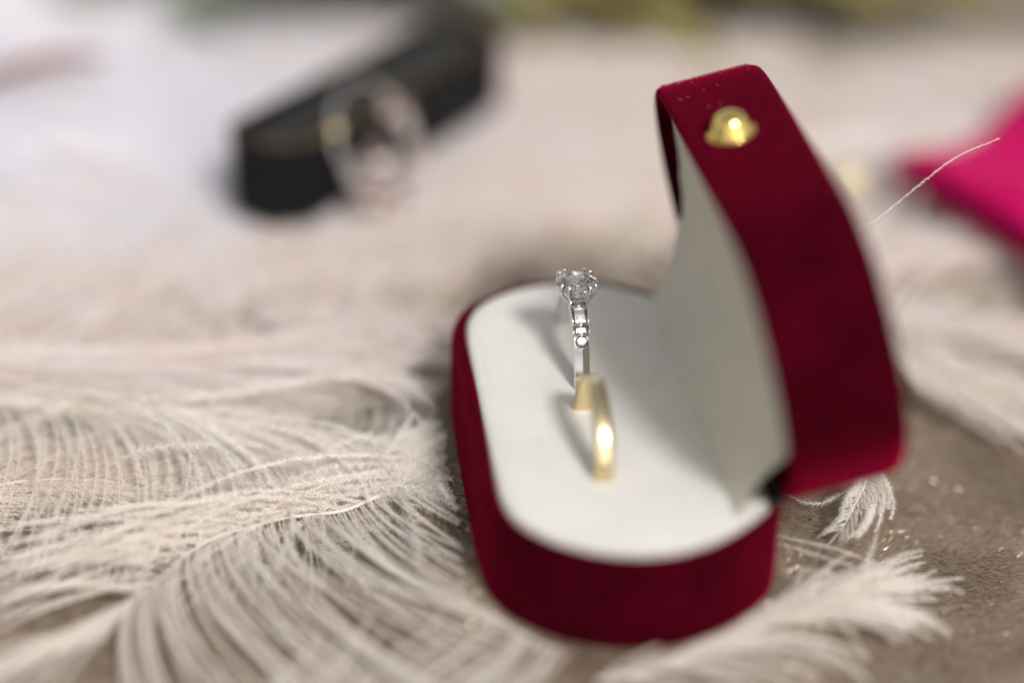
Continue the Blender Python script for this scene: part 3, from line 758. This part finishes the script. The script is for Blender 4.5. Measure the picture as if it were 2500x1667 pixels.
st = brilliant(rc + axis * .12 + (e1 * -.1 + e2 * -.25), axis, e1, .26).build('large_stone', M['pink_gem'], br, False, rc)

sp = [(-8.9, 10.6, .45), (-8.1, 11.4, .6), (-7.1, 12.2, .65), (-6.3, 12.6, .5)]
ds = thing('dried_stem', 'blurred reddish brown dried stem lying on the plumes left of the black box', 'stem', sp[1])
s = Shape(); s.tube(spline(sp, 16), [.05 + .07 * math.sin(math.pi * i / 15) for i in range(16)], 8); s.build('stalk', material('reddish stem', (.22, .10, .08), .8)[0], ds, origin=sp[1])

# ------------------------------------------------------------------ crimson cloth, bead, leaves
def sheet(name, mat, parent, origin, fn, nu=24, nv=16, th=.03):
    s = Shape(); P = [[Vector(fn(u / nu, v_ / nv)) for u in range(nu + 1)] for v_ in range(nv + 1)]
    V = [p for r in P for p in r]; F = [(j * (nu + 1) + i, j * (nu + 1) + i + 1, (j + 1) * (nu + 1) + i + 1, (j + 1) * (nu + 1) + i) for j in range(nv) for i in range(nu)]
    s.add(V, F); o = s.build(name, mat, parent, origin=origin)
    sm = o.modifiers.new('thickness', 'SOLIDIFY'); sm.thickness = th * CM; return o
pc = Vector((5.8, 7.9, .2)); pet = thing('folded_cloth', 'bright crimson folded cloth, one corner reaching in at the right edge', 'cloth', pc)
def napkin(z0, amp):
    def fn(u, v_):
        # two edges leave the corner, one running away to the right, one towards the camera
        e1_ = Vector((3.0, 2.55, 0)); e2_ = Vector((1.0, -2.9, 0))
        a, b_ = u ** 1.15, v_ ** 1.15
        p = pc + e1_ * 2.6 * a + e2_ * 1.35 * b_
        p.y += -1.0 * a * (1 - a) * .6 + .9 * b_ * (1 - b_)
        p.z = z0 + amp * (noise.noise(Vector((p.x * .5, p.y * .5, 2))) * .5 + .12 * math.sin(p.x * 1.3 + p.y * .8)) + .25 * min(1, 4 * min(u, v_))
        return p
    return fn
sheet('upper_layer', M['pink_velvet'], pet, pc, napkin(.42, .8), 40, 36, .10)
sheet('lower_layer', M['pink_velvet'], pet, pc, napkin(.16, .5), 40, 36, .10)
bd = Vector((4.95, 7.3, .35)); be = thing('pearl_bead', 'cream bead glinting in the plumes behind the lid', 'bead', bd)
s = Shape(); s.sphere(bd, (.27, .27, .27), 20, 12); s.build('bead_body', M['cream_bead'], be, origin=bd)
s = Shape(); s.tube([bd + Vector((0, 0, .25)), bd + Vector((0, 0, .31))], .08, 10); s.build('bead_cap', M['gold'], be, origin=bd)

def sprig(label, x, y, rot, mat, n=11, L=6.5, lw=1.0, group='leaf sprigs lying beyond the plumes'):
    o0 = Vector((x, y, ground(x, y) + .1)); r = thing('leaf_sprig', label, 'sprig', o0, group)
    d = Vector((math.cos(rot), math.sin(rot), 0)); nrm = Vector((-d.y, d.x, 0))
    st = [o0 + d * L * t + nrm * .5 * math.sin(t * 2.5) + Vector((0, 0, .9 * math.sin(t * 2.6) + .1)) for t in [i / 12 for i in range(13)]]
    s = Shape(); s.tube(st, [.07 - .004 * i for i in range(13)], 6); s.build('stem', mat, r, origin=o0)
    for k in range(n):
        t = (k + .5) / n; b0 = st[int(t * 12)]; sd = 1 if k % 2 else -1; ll = random.uniform(1.6, 2.3) * lw
        ld = (d * .6 + nrm * sd * .9 + Vector((0, 0, random.uniform(-.1, .5)))).normalized(); ls = ld.cross(Vector((0, 0, 1))).normalized()
        s = Shape(); Vv = []; NN = 9
        for i in range(NN):
            q = i / (NN - 1); wd = .42 * lw * math.sin(math.pi * min(q * .96 + .02, 1)) ** .8
            c = b0 + ld * ll * q + Vector((0, 0, -.25 * q * q))
            for e in (-1, -.5, 0, .5, 1): Vv.append(c + ls * wd * e + Vector((0, 0, .12 * abs(e) * wd)))
        Fv = [(i * 5 + j, i * 5 + j + 1, i * 5 + j + 6, i * 5 + j + 5) for i in range(NN - 1) for j in range(4)]
        s.add(Vv, Fv); o = s.build('leaf', mat, r, origin=o0)
        sm = o.modifiers.new('thickness', 'SOLIDIFY'); sm.thickness = .02 * CM
random.seed(77)
for i, (x, y, rot) in enumerate([(-6.6, 16.6, .05), (-8.9, 17.4, .05), (-5.6, 17.8, .1), (-6.0, 19.2, -.1), (-7.5, 20, .1), (-2, 21, .1)]):
    sprig('grey green blurred leaf sprig at the top edge left of the black box', x, y, rot, M['leaf_sage'], lw=1.3)
for i, (x, y, rot) in enumerate([(.6, 16.3, .05), (2.2, 16.6, -.05), (0.5, 17.8, .1), (3.2, 17.8, .0), (2.5, 19.4, 0), (4, 19.9, 0)]):
    sprig('olive blurred leaf sprig at the top edge above the lid', x, y, rot, M['leaf_olive'], lw=1.2, group='olive sprigs beyond the plumes')
